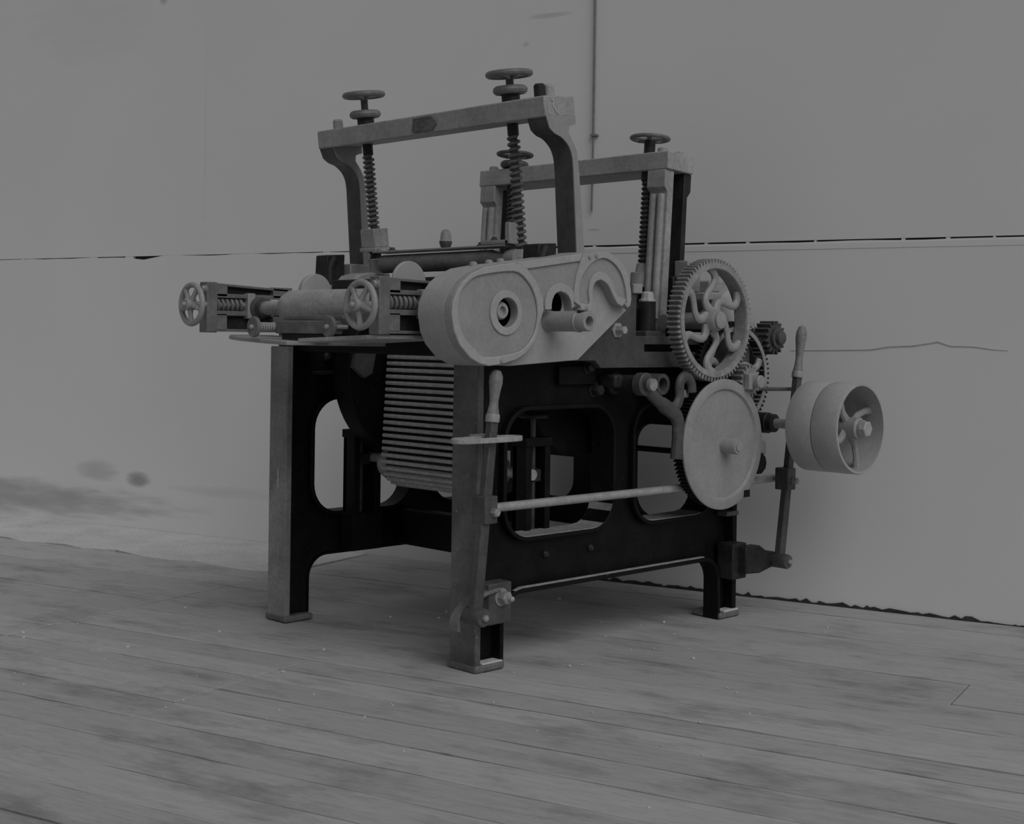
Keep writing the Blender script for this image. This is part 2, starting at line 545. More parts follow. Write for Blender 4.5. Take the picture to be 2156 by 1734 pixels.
for i in range(len(vr) - 1):
    v1, v0 = vr[i], vr[i + 1]
    mid = (v0 + v1) / 2
    cuts = [SEAM1]
    if -2.26 < mid < -1.58: cuts += [-1.62]
    elif mid < -2.26: cuts = [SEAM1 + random.uniform(.0, .0)]
    if -1.09 < mid < -.86: cuts += [.005]
    elif mid > -.8: cuts += [.9 + random.uniform(-.4, .6)]
    else: cuts += [.55 + random.uniform(-.05, .9)]
    cuts += [2.6 + random.uniform(-.3, .3), 4.4]
    row(v0, v1, cuts)
for i in range(len(vl) - 1):
    v1, v0 = vl[i], vl[i + 1]
    row(v0, v1, [-8.5, -5.3 + random.uniform(-.5, .6), SEAM1])
# pale sand beyond the end of the boards
random.seed(11)
edge = []
u = -8.8
while u < SEAM1 - .05:
    edge.append((u, -.545 + random.uniform(-.03, .03) + .02 * math.sin(u * 3))); u += random.uniform(.1, .25)
edge.append((SEAM1 - .01, -.54))
yard(MB().prism(edge + [(SEAM1 - .01, -.002), (-8.8, -.002)], -.034, .0012, axis='Z'), 'pale_sand', SANDM, parent=fl)
# plaster crumbs lying on the boards
random.seed(21)
mb = MB()
for k in range(95):
    u = random.uniform(-2.6, -.3); v = random.uniform(-2.2, -.2); s = random.choice((.0018, .0025, .003, .0055))
    a = random.uniform(0, PI)
    c = [(u + s * math.cos(a + q) * random.uniform(.7, 1.6), v + s * math.sin(a + q), 0.0) for q in (0, 1.3, 2.5, 3.6, 5.0)]
    mb.add([(p[0], p[1], -.001) for p in c] + [(u + (p[0] - u) * .6, v + (p[1] - v) * .6, s * .7) for p in c],
           [(0, 1, 6, 5), (1, 2, 7, 6), (2, 3, 8, 7), (3, 4, 9, 8), (4, 0, 5, 9), (5, 6, 7, 8, 9)])
o = yard(mb, 'plaster_crumbs', SANDM, parent=fl, kind='stuff')

# conduit hanging on the wall
pipe = bpy.data.objects.new('conduit_pipe', None); COL.objects.link(pipe); pipe.matrix_world = WM @ Matrix.Translation((-1.552, -.01, 1.375))
tag(pipe, 'thin dark vertical conduit pipe fixed high on the whitewashed wall', 'pipe')
def pipe_part(mb, name):
    o = mb.build(name, PIPEM, None, origin=(0, 0, 0)); o.parent = pipe
mb = MB().cyl((0.003, 0, .285), (.004, 0, 2.4), .0048, 12); pipe_part(mb, 'upper_tube')
mb = MB().cyl((0, 0, 0), (.003, 0, .285), .0038, 12); pipe_part(mb, 'lower_tube')
mb = MB().box(-.009, .02, -.007, .012, .281, .288); pipe_part(mb, 'clip')

# ------------------------------------------------------------------ the machine
root = bpy.data.objects.new('woodworking_machine', None); COL.objects.link(root); root.location = (.56, .47, 0)
root.empty_display_size = .3
tag(root, 'old cast-iron woodworking machine with gears, springs, rollers and handwheels on four legs', 'machine')
def part(mb, name, mat, parent=None, bevel=0., label=None, smooth=34):
    return mb.build(name, mat, parent or root, bevel, smooth, label)

# ---- side frames
def arc(cx, cz, r, a0, a1, n=8):
    return [(cx + r * math.cos(math.radians(a0 + (a1 - a0) * i / n)), cz + r * math.sin(math.radians(a0 + (a1 - a0) * i / n))) for i in range(n + 1)]
def under():
    return [(.1, .0), (.1, .12)] + arc(.175, .125, .075, 180, 90)[1:] + arc(1.005, .125, .075, 90, 0) + [(1.08, 0)]
def side_frame(yw0, yw1, yf0, yf1, yr0, yr1, ys0, ys1, op1, op2, ztop, mat, legm):
    out = [(.004, .0)] + [(.004, ztop), (1.17, ztop), (1.17, 0)] + under()[::-1]
    f = part(MB().prism(out, yw0, yw1, holes=[op1, op2]), 'side_frame', mat, bevel=.003)
    part(MB().box(-.002, .02, yf0, yf1, .012, ztop), 'end_flange', legm, f, .003)
    part(MB().box(1.15, 1.172, yf0, yf1, .012, ztop), 'end_flange', mat, f, .003)
    part(MB().band(under()[0:], .014, yr0, yr1), 'arch_rim', mat, f, .003)
    for op in (op1, op2):
        part(MB().band(op, .013, ys0, ys1, closed=True), 'opening_rim', mat, f, .003)
    for x0, x1 in ((-.005, .104), (1.075, 1.182)):
        lo, hi = min(yf0, yr0) - .008, max(yf1, yr1) + .008
        part(MB().box(x0, x1, lo, hi, 0, .02), 'foot', LEGM, f, .006)
    return f
op1n = rrect(.118, .575, .338, .703, .095)
op2n = rrect(.665, 1.06, .338, .703, .095)
op1f = rrect(.098, .515, .328, .70, .10)
op2f = rrect(.60, 1.05, .328, .70, .10)
nf = side_frame(.035, .06, 0., .1, 0., .06, .012, .105, op1n, op2n, .83, BLACK, LEGM)
ff = side_frame(.885, .91, .866, .958, .885, .95, .86, .93, op1f, op2f, .862, BLACK, LEGF)
# dust lying in the openings and on the feet of the near frame
part(MB().band([(.165, .3555), (.19, .3475), (.21, .3455), (.48, .3455), (.51, .349), (.535, .36), (.555, .38), (.565, .41)], .003, .014, .104), 'dust_and_rim_light', DUST_RIM, nf)
part(MB().band([(.70, .362), (.73, .348), (.76, .3455), (.97, .3455), (1.0, .350)], .003, .014, .104), 'dust_and_rim_light', DUST_RIM, nf)
part(MB().band([(.15, .2015), (.175, .2085), (.25, .2085), (1.0, .2085)], .003, .001, .014), 'dust_and_rim_light', DUST_RIM, nf)  # pale strip paints the highlight along the rim of the rail
part(MB().prism([(.022, -.005), (.098, -.006), (.1, .032), (.06, .03), (.022, .033)], .019, .024, axis='Z'), 'dust_and_rim_light', SANDM, nf, .002)
part(MB().prism([(1.10, -.006), (1.176, -.006), (1.176, .03), (1.12, .03), (1.10, .02)], .019, .026, axis='Z'), 'dust_and_rim_light', SANDM, nf, .002)
# bolts and pads on the near frame
for x, z in ((.30, .285), (.49, .285)):
    part(MB().lathe([(.011, 0), (.011, .006), (.006, .012)], (x, .035, z), (0, -1, 0), 14), 'rivet', DARK, nf)
part(MB().box(.335, .49, .02, .04, .765, .82), 'pad', BLACK, nf, .003)
part(MB().hexbolt((.455, .02, .815), (0, -1, 0), .014, .02), 'bolt', DARK, nf)
part(MB().hexbolt((.50, .035, .748), (0, -1, 0), .017, .03), 'bolt', DARK, nf)
part(MB().box(-.0035, .0, .905, .911, .42, .476), 'slot_light_strip', WHITEM, ff)  # white strip stands in for light seen through a slot in the flange
# bolts inside the far frame
for x, z in ((.16, .83), (.235, .83)):
    part(MB().lathe([(.014, 0), (.014, .01), (.007, .016)], (x, .885, z), (0, -1, 0), 14), 'rivet', DARK, ff)
part(MB().box(.10, .22, .872, .886, .772, .785), 'pad', DARK, ff, .003)

# ---- cross members
part(MB().box(.03, .10, .07, .88, .846, .893), 'front_crossbeam', BLACK, bevel=.004)
part(MB().box(.455, .50, .06, .886, .205, .325), 'middle_crossbeam', BLACK, bevel=.004)
rear = [(.06, .235), (.88, .235), (.88, .84), (.06, .84)]
opA = rrect(.665, .86, .325, .66, .07)
opB = rrect(.10, .385, .30, .612, .07)
part(MB().prism(rear, 1.10, 1.125, holes=[opA, opB], axis='X'), 'rear_cross_frame', BLACK, bevel=.003)
part(MB().cyl((1.11, .06, .526), (1.11, .88, .526), .010, 12), 'tie_rod', BLACK)
part(MB().box(.62, 1.16, .08, .87, .80, .84), 'bed_plate', BLACK, bevel=.004)

# ---- drum inside the frames and the hood at its far end
part(MB().cyl((.56, .14, .775), (.56, .70, .775), .235, 48, .006), 'main_drum', BLACK)
part(MB().cyl((.40, .72, .78), (.40, .80, .78), .275, 56, .004), 'drum_end_hood', BLACK)
part(MB().prism([(.145, .872), (.225, .872), (.205, .78), (.175, .765), (.13, .80)], .70, .722), 'hood_bracket', POST, bevel=.003)

# ---- slatted feed apron with its lower drum and screw guides
AX, AZ, AR = .305, .505, .072
ap = part(MB().cyl((AX, .275, AZ), (AX, .672, AZ), AR - .006, 40), 'apron_drum', DARK)
part(MB().lathe([(.036, 0), (.050, .006), (.052, .04), (.044, .062), (.02, .075)], (AX - .008, .672, AZ - .012), (0, 1, 0), 24), 'drum_hub', STEEL, ap)
part(MB().lathe([(.034, 0), (.045, .012), (.045, .05), (.03, .058)], (AX, .275, AZ), (0, -1, 0), 24), 'drum_hub', STEEL, ap)
part(MB().cyl((AX, .09, AZ), (AX, .86, AZ), .016, 16), 'drum_shaft', STEEL, ap)
apron = part(MB().box(.258, .268, .28, .668, AZ, .858), 'apron_belt', DARK)
pitch = .0205
def slat(c, n, name='slat'):
    # one rounded iron slat lying across the apron
    n = Vector(n).normalized(); t = Vector((n.z, 0, -n.x))
    mb = MB()
    prof = [(-.0062, 0), (-.0062, .010), (-.0045, .0145), (.0, .0162), (.0045, .0145), (.0062, .010), (.0062, 0)]
    ring0 = [Vector(c) + t * a + n * b_ for a, b_ in prof]
    vs = [(p.x, .272, p.z) for p in ring0] + [(p.x, .678, p.z) for p in ring0]
    m = len(prof)
    fs = [(i, (i + 1) % m, (i + 1) % m + m, i + m) for i in range(m)] + [tuple(range(m))[::-1], tuple(range(m, 2 * m))]
    return part(mb.add(vs, fs), name, SLATM, apron, smooth=40)
z = AZ
k = 0
lean = .02 / .34
while z < .865:
    slat((AX - AR + .006 + (z - AZ) * lean, 0, z), (-1, 0, lean))
    z += pitch
ang = pitch / (AR + .004)
for i in range(1, 9):
    a = PI + ang * i
    slat((AX + (AR - .006) * math.cos(a), 0, AZ + (AR - .006) * math.sin(a)), (math.cos(a), 0, math.sin(a)))
def guide(x0, x1, y0, y1, zt, zb, xw, yw):
    g = part(MB().box(x0, x0 + .022, y0, y1, zb, zt).box(x1 - .022, x1, y0, y1, zb, zt).box(x0 - .004, x1 + .004, y0 - .003, y1 + .003, zt - .026, zt).box(x0 - .004, x1 + .004, y0 - .003, y1 + .003, zb, zb + .12).box(x0, x1, (y0 + y1) / 2 + .01, y1, zb, zt), 'take_up_guide', BLACK, bevel=.002)
    part(MB().cyl((xw, yw, zb + .1), (xw, yw, zt + .06), .008, 14), 'guide_screw', RUBBER, g)
    part(MB().torus((xw, yw, zt + .062), (0, 0, 1), .038, .008, 28, 8), 'guide_hand_wheel', DARK, g)
    part(MB().cyl((xw - .036, yw, zt + .062), (xw + .036, yw, zt + .062), .006, 10).cyl((xw, yw - .036, zt + .062), (xw, yw + .036, zt + .062), .006, 10), 'wheel_arms', DARK, g)
    part(MB().box(xw - .024, xw + .024, y0 + .012, y1 - .01, AZ - .022, AZ + .014), 'bearing_block', DARK, g, .003)
    return g
guide(.215, .325, .80, .858, .597, .21, .265, .83)
guide(.275, .375, .088, .145, .612, .215, .325, .112)

# ---- near side plate and table rail
sp = [(.30, .835), (.44, .835), (.458, .822), (.462, .814), (1.2, .814), (1.2, .909), (.622, .909), (.622, 1.064), (.30, 1.064)]
slot = [(.662, .862), (1.08, .862), (1.08, .884), (.662, .884)]
plate = part(MB().prism(sp, -.022, .034, holes=[slot]), 'side_plate', POST, bevel=.003)
part(MB().box(.64, 1.1, .012, .030, .85, .895), 'slot_backing', BLACK, plate)
part(MB().lathe([(.024, 0), (.024, .006), (.0135, .0062), (.0135, .03), (.011, .034)], (.532, -.022, .925), (0, -1, 0), 6), 'bolt', PAINT, plate)
part(MB().box(.60, .64, -.03, .06, 1.035, 1.064), 'clamp_strap', PAINT2, plate, .003)
spf = [(.0, .862), (1.2, .862), (1.2, .909), (.4, .909), (.4, 1.04), (.25, 1.04), (.2, .95), (.0, .93)]
part(MB().prism(spf, .87, .92), 'far_side_plate', POST, bevel=.003)
part(MB().box(.62, 1.2, .04, .88, .885, .906), 'rear_table', POST, bevel=.004)

# ---- gear case and cover (swung up towards the rear by about seven degrees)
hood_l = [(-.201, .912), (-.21, .957), (-.207, .986), (-.193, 1.014), (-.173, 1.038), (-.141, 1.061), (-.099, 1.078), (-.031, 1.09)]
hood_top = [(.147, 1.114), (.29, 1.136), (.325, 1.1415), (.359, 1.142), (.387, 1.139), (.412, 1.130), (.435, 1.117), (.452, 1.103), (.464, 1.084), (.471, 1.063), (.478, 1.035), (.48, 1.012), (.475, .995), (.462, .988)]
hood_in = [(.442, .991), (.42, .999), (.402, 1.02), (.386, 1.043), (.375, 1.053), (.361, 1.06), (.348, 1.064), (.336, 1.061), (.326, 1.056), (.319, 1.047), (.315, 1.035), (.314, 1.021), (.315, .988), (.308, .973), (.273, .977), (.263, .99)]
hood_arch = [(.232, .978), (.229, .995), (.225, 1.005), (.217, 1.015), (.205, 1.022), (.186, 1.026), (.172, 1.022), (.163, 1.016), (.155, 1.003), (.152, .99), (.152, .976)]
hood_oval = [(.127, .973), (.115, .958), (.109, .945), (.105, .93), (.101, .913), (.088, .887), (.061, .862), (.04, .850), (.017, .84), (-.035, .829), (-.078, .825), (-.111, .831), (-.145, .846), (-.182, .879)]
hood = hood_l + hood_top + hood_in + hood_arch + hood_oval
hole = circle(-.013, .964, .039, 28)
case_out = hood_l + hood_top[:-1] + [(.497, .982), (.292, .839), (.025, .824), (-.035, .827)] + hood_oval[-4:]
case = part(MB().prism(case_out, -.09, .012, holes=[circle(-.013, .964, .056, 28), circle(.19, .992, .036, 20)]), 'gear_case', PAINT, bevel=.004)
cov = part(MB().prism(hood, -.1145, -.0885, holes=[hole]), 'gear_case_cover', PAINT2, bevel=.002)
oval_in = spline([(-.188, .978), (-.177, 1.014), (-.148, 1.042), (-.107, 1.058), (.004, 1.072), (.049, 1.056), (.081, 1.023), (.097, .982), (.096, .938), (.078, .897), (.043, .868), (-.001, .856), (-.091, .848), (-.129, .868), (-.162, .895), (-.183, .933)], 3, True)
oval_out = hood_l + [(.02, 1.097), (.055, 1.083), (.094, 1.047), (.117, 1.006), (.122, .975)] + hood_oval[1:]
part(MB().prism(oval_out, -.121, -.114, holes=[oval_in]), 'oval_rim', PAINT, cov, .0025)
# raised borders along the top, around the lobe and the arch
part(MB().prism([(-.03, 1.0905), (.147, 1.1145), (.272, 1.1335), (.262, 1.1115), (.05, 1.08), (.03, 1.092)], -.121, -.114), 'top_rim', PAINT, cov, .0015)
lobe_in = spline([(.261, .999), (.258, 1.039), (.272, 1.072), (.305, 1.106), (.354, 1.125), (.4, 1.115), (.436, 1.085), (.455, 1.045), (.461, 1.012)], 3)
lobe_rim = [(.263, .99), (.24, 1.0), (.239, 1.031), (.247, 1.071), (.264, 1.112), (.274, 1.1338)] + hood_top[2:] + [(.462, .988)] + lobe_in[::-1]
part(MB().prism(lobe_rim, -.121, -.114), 'lobe_rim', PAINT, cov, .0015)
horse_out = spline([(.461, 1.012), (.417, 1.024), (.396, 1.063), (.35, 1.087), (.311, 1.067), (.299, 1.03), (.302, .994), (.262, .998)], 3)
part(MB().prism(horse_out + hood_in[::-1], -.1216, -.114), 'horseshoe_rim', PAINT, cov, .0015)
arch_out = spline([(.239, .99), (.239, 1.020), (.229, 1.034), (.186, 1.048), (.144, 1.031), (.127, .996), (.128, .974)], 3)
part(MB().prism(arch_out + hood_arch[::-1], -.121, -.114), 'arch_rim', PAINT, cov, .0015)
part(MB().prism(circle(-.016, .9635, .0585, 40), -.119, -.114, holes=[hole]), 'boss_ring', PAINT, cov, .0015)
part(MB().lathe([(.024, 0), (.024, .05), (.02, .056), (.012, .056), (.012, .045)], (-.018, -.05, .969), (0, -1, 0), 24), 'shaft_end', STEEL, case)
part(MB().ring((-.013, -.0885, .964), (0, 1, 0), .0555, .050, .09, 28), 'inner_shade_ring', BLACK, case)  # black ring added to paint shade into the case hole
part(MB().ring((.19, -.0885, .992), (0, 1, 0), .0355, .031, .09, 20), 'inner_shade_ring', BLACK, case)  # shade of the arch hole painted the same way
part(MB().cyl((-.013, .0, .964), (-.013, -.012, .964), .054, 24), 'inner_bearing', BLACK, case)
part(MB().cyl((.19, .004, .992), (.19, -.006, .992), .035, 20), 'inner_bearing', BLACK, case)
part(MB().cyl((.205, -.02, 1.03), (.205, -.02, .96), .008, 12), 'inner_bolt', STEEL, case)
for x, z in ((-.035, .838), (.30, 1.124), (.455, .998), (.29, .983), (.328, 1.129)):
    part(MB().lathe([(.006, 0), (.006, .003), (.004, .0045)], (x, -.121, z), (0, -1, 0), 12), 'screw_head', PAINT2, cov)
sh = part(MB().lathe([(.031, 0), (.029, .008), (.0275, .012), (.0275, .108), (.0295, .110), (.0295, .113), (.0265, .115), (.0265, .145), (.0245, .148), (.0145, .148), (.0145, .12)], (.1735, -.09, .9445), (0, -1, 0), 32), 'crank_sleeve', PAINT2)
part(MB().cyl((.1735 - .006, -.214, .963), (.1735 - .006, -.214, .978), .010, 12), 'oil_cup', DARK, sh)
part(MB().torus((.1735 - .006, -.214, .976), (0, 0, 1), .008, .0035, 16, 8), 'oil_cup_lip', PAINT2, sh)
for x in (-.045, .012, .055):
    part(MB().lathe([(.011, 0), (.011, .008), (.006, .012)], (x, -.02, 1.088 + (x + .031) * .134), (0, 0, 1), 12), 'cap_screw', PAINT2, case)

# ---- front head: beam on two curved posts, leaning forward
TILT = math.radians(6.6)
def tilt(x0, z0, ang):
    # local (dx, y, dz) measured in the leaning frame about the point (x0, z0)
    return Matrix.Translation((x0, 0, z0)) @ Matrix.Rotation(-ang, 4, 'Y')
HM = tilt(.263, 1.546, TILT)
def lmb(Mx):
    mb = MB(); mb.M = Mx; return mb
head = part(lmb(HM).box(-.062, .062, -.035, 1.0, -.029, .029), 'front_head_beam', BAR, bevel=.004)
# nameplate
npl = [(.525, -.017), (.515, .022), (.43, .022), (.41, .006), (.41, -.004), (.43, -.024), (.512, -.024)]
nm = part(lmb(HM).prism(npl, -.0645, -.060, axis='X'), 'nameplate', MID, head, .001)
part(lmb(HM).band([(y * .93 + .468 * .07, z * .86) for y, z in npl], .0022, -.0665, -.064, closed=True, axis='X'), 'nameplate_border', MID, nm)
part(lmb(HM).band([(.472 + .024 * math.cos(t), .003 + .0085 * math.sin(t)) for t in [2 * PI * i / 24 for i in range(24)]], .002, -.0662, -.064, closed=True, axis='X'), 'emblem_ring', MID, nm)
mb = lmb(HM)
for i in range(9):
    y = .505 - i * .0085
    mb.box(-.0662, -.064, y - .0022, y + .0022, -.0185, -.0135)
part(mb, 'raised_lettering', MID, nm)
# faint chalk marks on the end of the beam
mb = lmb(HM)
mb.tube([(-.048, -.0353, .008), (-.044, -.0353, -.022)], .003, 6)
mb.tube(spline([(-.034, -.0353, .016), (-.024, -.0353, .014), (-.028, -.0353, .002), (-.022, -.0353, -.008), (-.012, -.0353, -.02)], 4), .003, 6)
mb.tube([(-.008, -.0353, .004), (-.007, -.0353, -.022)], .0025, 6)
part(mb, 'chalk_mark', WHITEM, head)
# posts: same profile, near and far
prof_front = [(.209, 1.513), (.224, 1.481), (.246, 1.468), (.274, 1.46), (.302, 1.44), (.317, 1.414), (.323, 1.384), (.342, 1.142), (.345, 1.06)]
prof_back = [(.393, 1.06), (.374, 1.148), (.345, 1.386), (.338, 1.424), (.325, 1.447), (.312, 1.463), (.302, 1.474), (.302, 1.492), (.312, 1.498), (.330, 1.503), (.3285, 1.527)]
pf = spline(prof_front[1:7], 4)
pf = [prof_front[0]] + pf + prof_front[7:]
for y0, y1 in ((-.032, .042), (.928, 1.002)):
    p = part(MB().prism(pf + prof_back, y0, y1), 'head_post', POST, bevel=.0035)
    part(MB().prism(pf + prof_back, y0 - .0025, y0 + .001), 'post_lit_face', PAINT2, p)  # pale facing paints the sunlit side of the post
    part(MB().box(.285, .405, y0 - .004, y1 + .006, .95, 1.135), 'post_base', PAINT2 if y0 > .5 else POST, p, .004)
    # fluted bracket in front of each post foot
    q = [(.196, 1.03), (.27, 1.03), (.275, 1.165), (.202, 1.16)]
    part(MB().prism(q, y0 + .012, y1), 'guide_bracket', DARK, p, .004)
    part(MB().tube([(.212, y0 + .012, 1.03), (.212, y0 + .012, 1.12), (.23, y0 + .014, 1.15)], .016, 12), 'bracket_flute', DARK, p)
    part(lmb(HM).lathe([(.0165, .0), (.0165, .030), (.012, .036)], (0, (y0 + y1) / 2, .029), (0, 0, 1), 14), 'post_nut', BAR, p)
part(lmb(HM).lathe([(.0165, .0), (.0165, .032), (.012, .038)], (-.028, .012, .029), (0, 0, 1), 14), 'post_nut', DARK, head)

def hand_wheel(Mx, c, axis, R, r, nsp, hub_r, hub_l, mat, parent, spoke_r=.007, name='hand_wheel', dish=0., rot=0.):
    hw = part(lmb(Mx).torus(c, axis, R, r, 44, 10), name, mat, parent)
    axis = Vector(axis).normalized(); c = Vector(c)
    t = Vector((0, 0, 1)) if abs(axis.z) < .9 else Vector((1, 0, 0))
    e1 = axis.cross(t).normalized(); e2 = axis.cross(e1)
    part(lmb(Mx).lathe([(hub_r * .8, -hub_l / 2), (hub_r, -hub_l / 2 + .003), (hub_r, hub_l / 2 - .003), (hub_r * .6, hub_l / 2)], c - axis * dish, axis, 18), 'hub', mat, hw)
    for i in range(nsp):
        a = rot + 2 * PI * i / nsp
        d = e1 * math.cos(a) + e2 * math.sin(a)
        part(lmb(Mx).tube([c - axis * dish + d * hub_r * .5, c - axis * dish * .6 + d * R * .6, c + d * R], [spoke_r * 1.35, spoke_r, spoke_r * 1.25], 8), 'spoke', mat, hw)
    return hw

def spring(mb, p0, p1, R, r, turns, sec=8, per=18):
    p0 = Vector(p0); p1 = Vector(p1); d = (p1 - p0); L = d.length; d.normalize()
    t = Vector((1, 0, 0)) if abs(d.x) < .9 else Vector((0, 1, 0))
    e1 = d.cross(t).normalized(); e2 = d.cross(e1)
    n = int(turns * per)
    pts = [p0 + d * (L * i / n) + (e1 * math.cos(2 * PI * i / per) + e2 * math.sin(2 * PI * i / per)) * R for i in range(n + 1)]
    return mb.tube(pts, r, sec)

# adjusting screws of the front head: hand wheel, lock wheel, screw, spring
for y, ztop, zlow, zend, zs1, turns in ((.155, .112, .066, -.395, -.395, 19), (.82, .128, .066, -.30, -.30, 15)):
    s = part(lmb(HM).cyl((0, y, zend - .05), (0, y, ztop + .004), .0115, 16), 'adjusting_screw', RUBBER)
    hand_wheel(HM, (0, y, ztop), (0, 0, 1), .060, .0095, 5, .014, .022, MID, s, .006, dish=.006, rot=.4)
    part(lmb(HM).torus((0, y, zlow), (0, 0, 1), .0385, .0125, 36, 10).lathe([(.036, -.010), (.036, .006)], (0, y, zlow), (0, 0, 1), 28), 'lock_wheel', MID, s)
    part(lmb(HM).lathe([(.027, .029), (.027, .06)], (0, y, 0), (0, 0, 1), 20), 'screw_collar', DARK, s)
    part(lmb(HM).lathe([(.0165, -.029), (.0165, -.062), (.014, -.066)], (0, y, 0), (0, 0, 1), 18), 'screw_nut', DARK, s)
    part(spring(lmb(HM), (0, y, -.066), (0, y, zs1), .0152, .0046, turns), 'pressure_spring', MID, s)
# spring seats and pressure roller
part(lmb(HM).box(-.03, .03, .785, .855, -.362, -.302).box(-.034, .034, .78, .86, -.376, -.362), 'spring_seat', BAR, bevel=.003)
part(lmb(HM).lathe([(.024, -.376), (.017, -.385), (.021, -.40)], (0, .82, 0), (0, 0, 1), 18), 'seat_neck', DARK)
part(lmb(HM).lathe([(.028, -.402), (.024, -.412), (.024, -.44), (.040, -.452), (.040, -.468), (.046, -.47), (.046, -.50)], (.0, .82, 0), (0, 0, 1), 24), 'screw_pedestal', PAINT2)
part(lmb(HM).lathe([(.026, -.392), (.026, -.41), (.034, -.412), (.034, -.44)], (.0, .155, 0), (0, 0, 1), 24), 'spring_seat', BAR)
RX, RZ = .285, 1.128
pr = part(MB().lathe([(.026, 0), (.029, .004), (.029, .50), (.027, .506), (.021, .535), (.017, .55), (.017, .575)], (RX, .752, RZ), (0, -1, 0), 32), 'pressure_roller', MID)
part(MB().lathe([(.02, 0), (.027, .02), (.027, .05)], (RX, .19, RZ), (0, -1, 0), 24), 'roller_bearing', PAINT2, pr)
tp = part(MB().box(RX - .03, RX + .035, .17, .775, 1.163, 1.1685), 'roller_cover_strip', PAINT2, bevel=.001)
part(MB().lathe([(.012, 0), (.0165, .008), (.020, .019), (.0195, .0225)], (RX + .01, .468, 1.1685), (0, 0, 1), 24), 'oiler_cup', POST, tp)
part(MB().lathe([(.0195, .0222), (.0192, .0245), (.0172, .026), (.0165, .038), (.0145, .049), (.010, .0565), (.005, .059)], (RX + .01, .468, 1.1685), (0, 0, 1), 24), 'oiler_cap', BAR, tp)
part(MB().box(RX - .03, RX + .01, .155, .27, 1.169, 1.182).box(RX - .03, RX + .01, .150, .170, 1.169, 1.232), 'angle_stop', PAINT2, tp, .003)
for y in (.235, .292, .70):
    part(MB().lathe([(.013, 0), (.013, .004), (.008, .0045), (.008, .011)], (RX - .008, y, 1.182 if y == .235 else 1.1685), (0, 0, 1), 14), 'strip_screw', POST, tp)
part(MB().lathe([(.022, 0), (.022, .004), (.018, .010), (.007, .011), (.007, .017)], (RX - .008, .745, 1.1685), (0, 0, 1), 20), 'domed_washer', PAINT2, tp)
part(MB().box(.16, .36, .12, .86, 1.035, 1.075), 'roller_bridge', DARK, bevel=.004)
part(MB().prism([(.17, 1.06), (.20, 1.09), (.24, 1.10), (.32, 1.10), (.32, 1.03), (.17, 1.03)], .775, .865), 'roller_end_block', BAR, bevel=.004)
part(MB().box(.12, .40, .86, .93, .94, 1.06), 'end_housing', PAINT2, bevel=.008)

# ---- front arms with tension screws and their hand wheels
def arm(y0, y1, xend, hx, hy, hz):
    Z0, Z1 = .905, 1.049
    op = [(-.268, .965), (.01, .965), (.01, 1.008), (-.268, 1.008)]
    a = part(MB().prism([(-.272, Z0), (xend, Z0), (xend, 1.0), (xend - .03, 1.036), (-.272, Z1)], y0 + .018, y1, holes=[op]), 'tension_arm', DARK, bevel=.003)
    part(MB().box(-.305, -.268, y0, y1 + .004, Z0 - .003, Z1 + .003), 'arm_end_plate', MID, a, .003)
    # raised ribs that frame the two pockets
    for z0, z1 in ((1.042, 1.049), (1.006, 1.018), (.953, .967), (.905, .913)):
        part(MB().prism([(-.27, z0), (xend - (.03 if z1 > 1.04 else 0), z0 - (.012 if z1 > 1.04 else 0)), (xend - (.03 if z1 > 1.04 else 0), z1 - (.012 if z1 > 1.04 else 0)), (-.27, z1)], y0, y0 + .02), 'arm_rib', MID, a, .001)
    for x0, x1 in ((-.27, -.235), (-.07, .0)):
        part(MB().box(x0, x1, y0, y0 + .02, 1.01, 1.043), 'arm_web', MID, a, .001)
        part(MB().box(x0, x1, y0, y0 + .02, .91, .958), 'arm_web', MID, a, .001)
    part(MB().box(-.165, -.138, y0 - .006, y1 + .006, .945, 1.022), 'slide_block', PAINT2, a, .003)
    part(spring(MB(), (-.266, (y0 + y1) / 2, .987), (-.17, (y0 + y1) / 2, .987), .0165, .0055, 6), 'tension_spring', MID, a)
    part(MB().cyl((hx + .005, hy, hz), (-.16, (y0 + y1) / 2, .987), .009, 14), 'tension_screw', STEEL, a)
    part(MB().hexbolt((-.305, y0 + .012, 1.032), (-1, 0, 0), .009, .012), 'bolt', PAINT2, a)
    hw = hand_wheel(Matrix.Identity(4), (hx, hy, hz), (1, 0, 0), .057, .0085, 5, .017, .036, PAINT2, a, .007, dish=.006, rot=.3)
    part(MB().lathe([(.008, 0), (.008, .01), (.004, .014)], (hx - .02, hy, hz), (-1, 0, 0), 10), 'wheel_nut', PAINT2, hw)
arm(.05, .088, .16, -.352, .067, .977)
arm(.85, .888, .03, -.352, .857, .984)

# front roller on its shaft
fr = part(MB().lathe([(.028, 0), (.045, .012), (.051, .03), (.052, .05), (.052, .52), (.045, .54)], (-.125, .70, .978), (0, -1, 0), 44), 'front_roller', STEEL)
part(MB().cyl((-.125, .06, .978), (-.125, .845, .978), .0215, 24, .002), 'roller_shaft', STEEL, fr)
part(MB().lathe([(.034, 0), (.034, .012), (.028, .02), (.028, .045)], (-.125, .85, .978), (0, -1, 0), 24), 'bearing_collar', POST, fr)
part(MB().box(-.03, .02, .12, .84, .94, 1.035), 'feed_plate', PAINT2, bevel=.006)
part(MB().cyl((-.118, .15, 1.043), (-.118, .162, 1.043), .058, 48, .002), 'guide_disc', PAINT)
part(MB().cyl((.05, .79, 1.03), (.05, .81, 1.03), .058, 48, .002), 'guide_disc', PAINT)
part(MB().cyl((-.125, .12, 1.0), (-.118, .20, 1.043), .012, 12), 'disc_spindle', DARK)

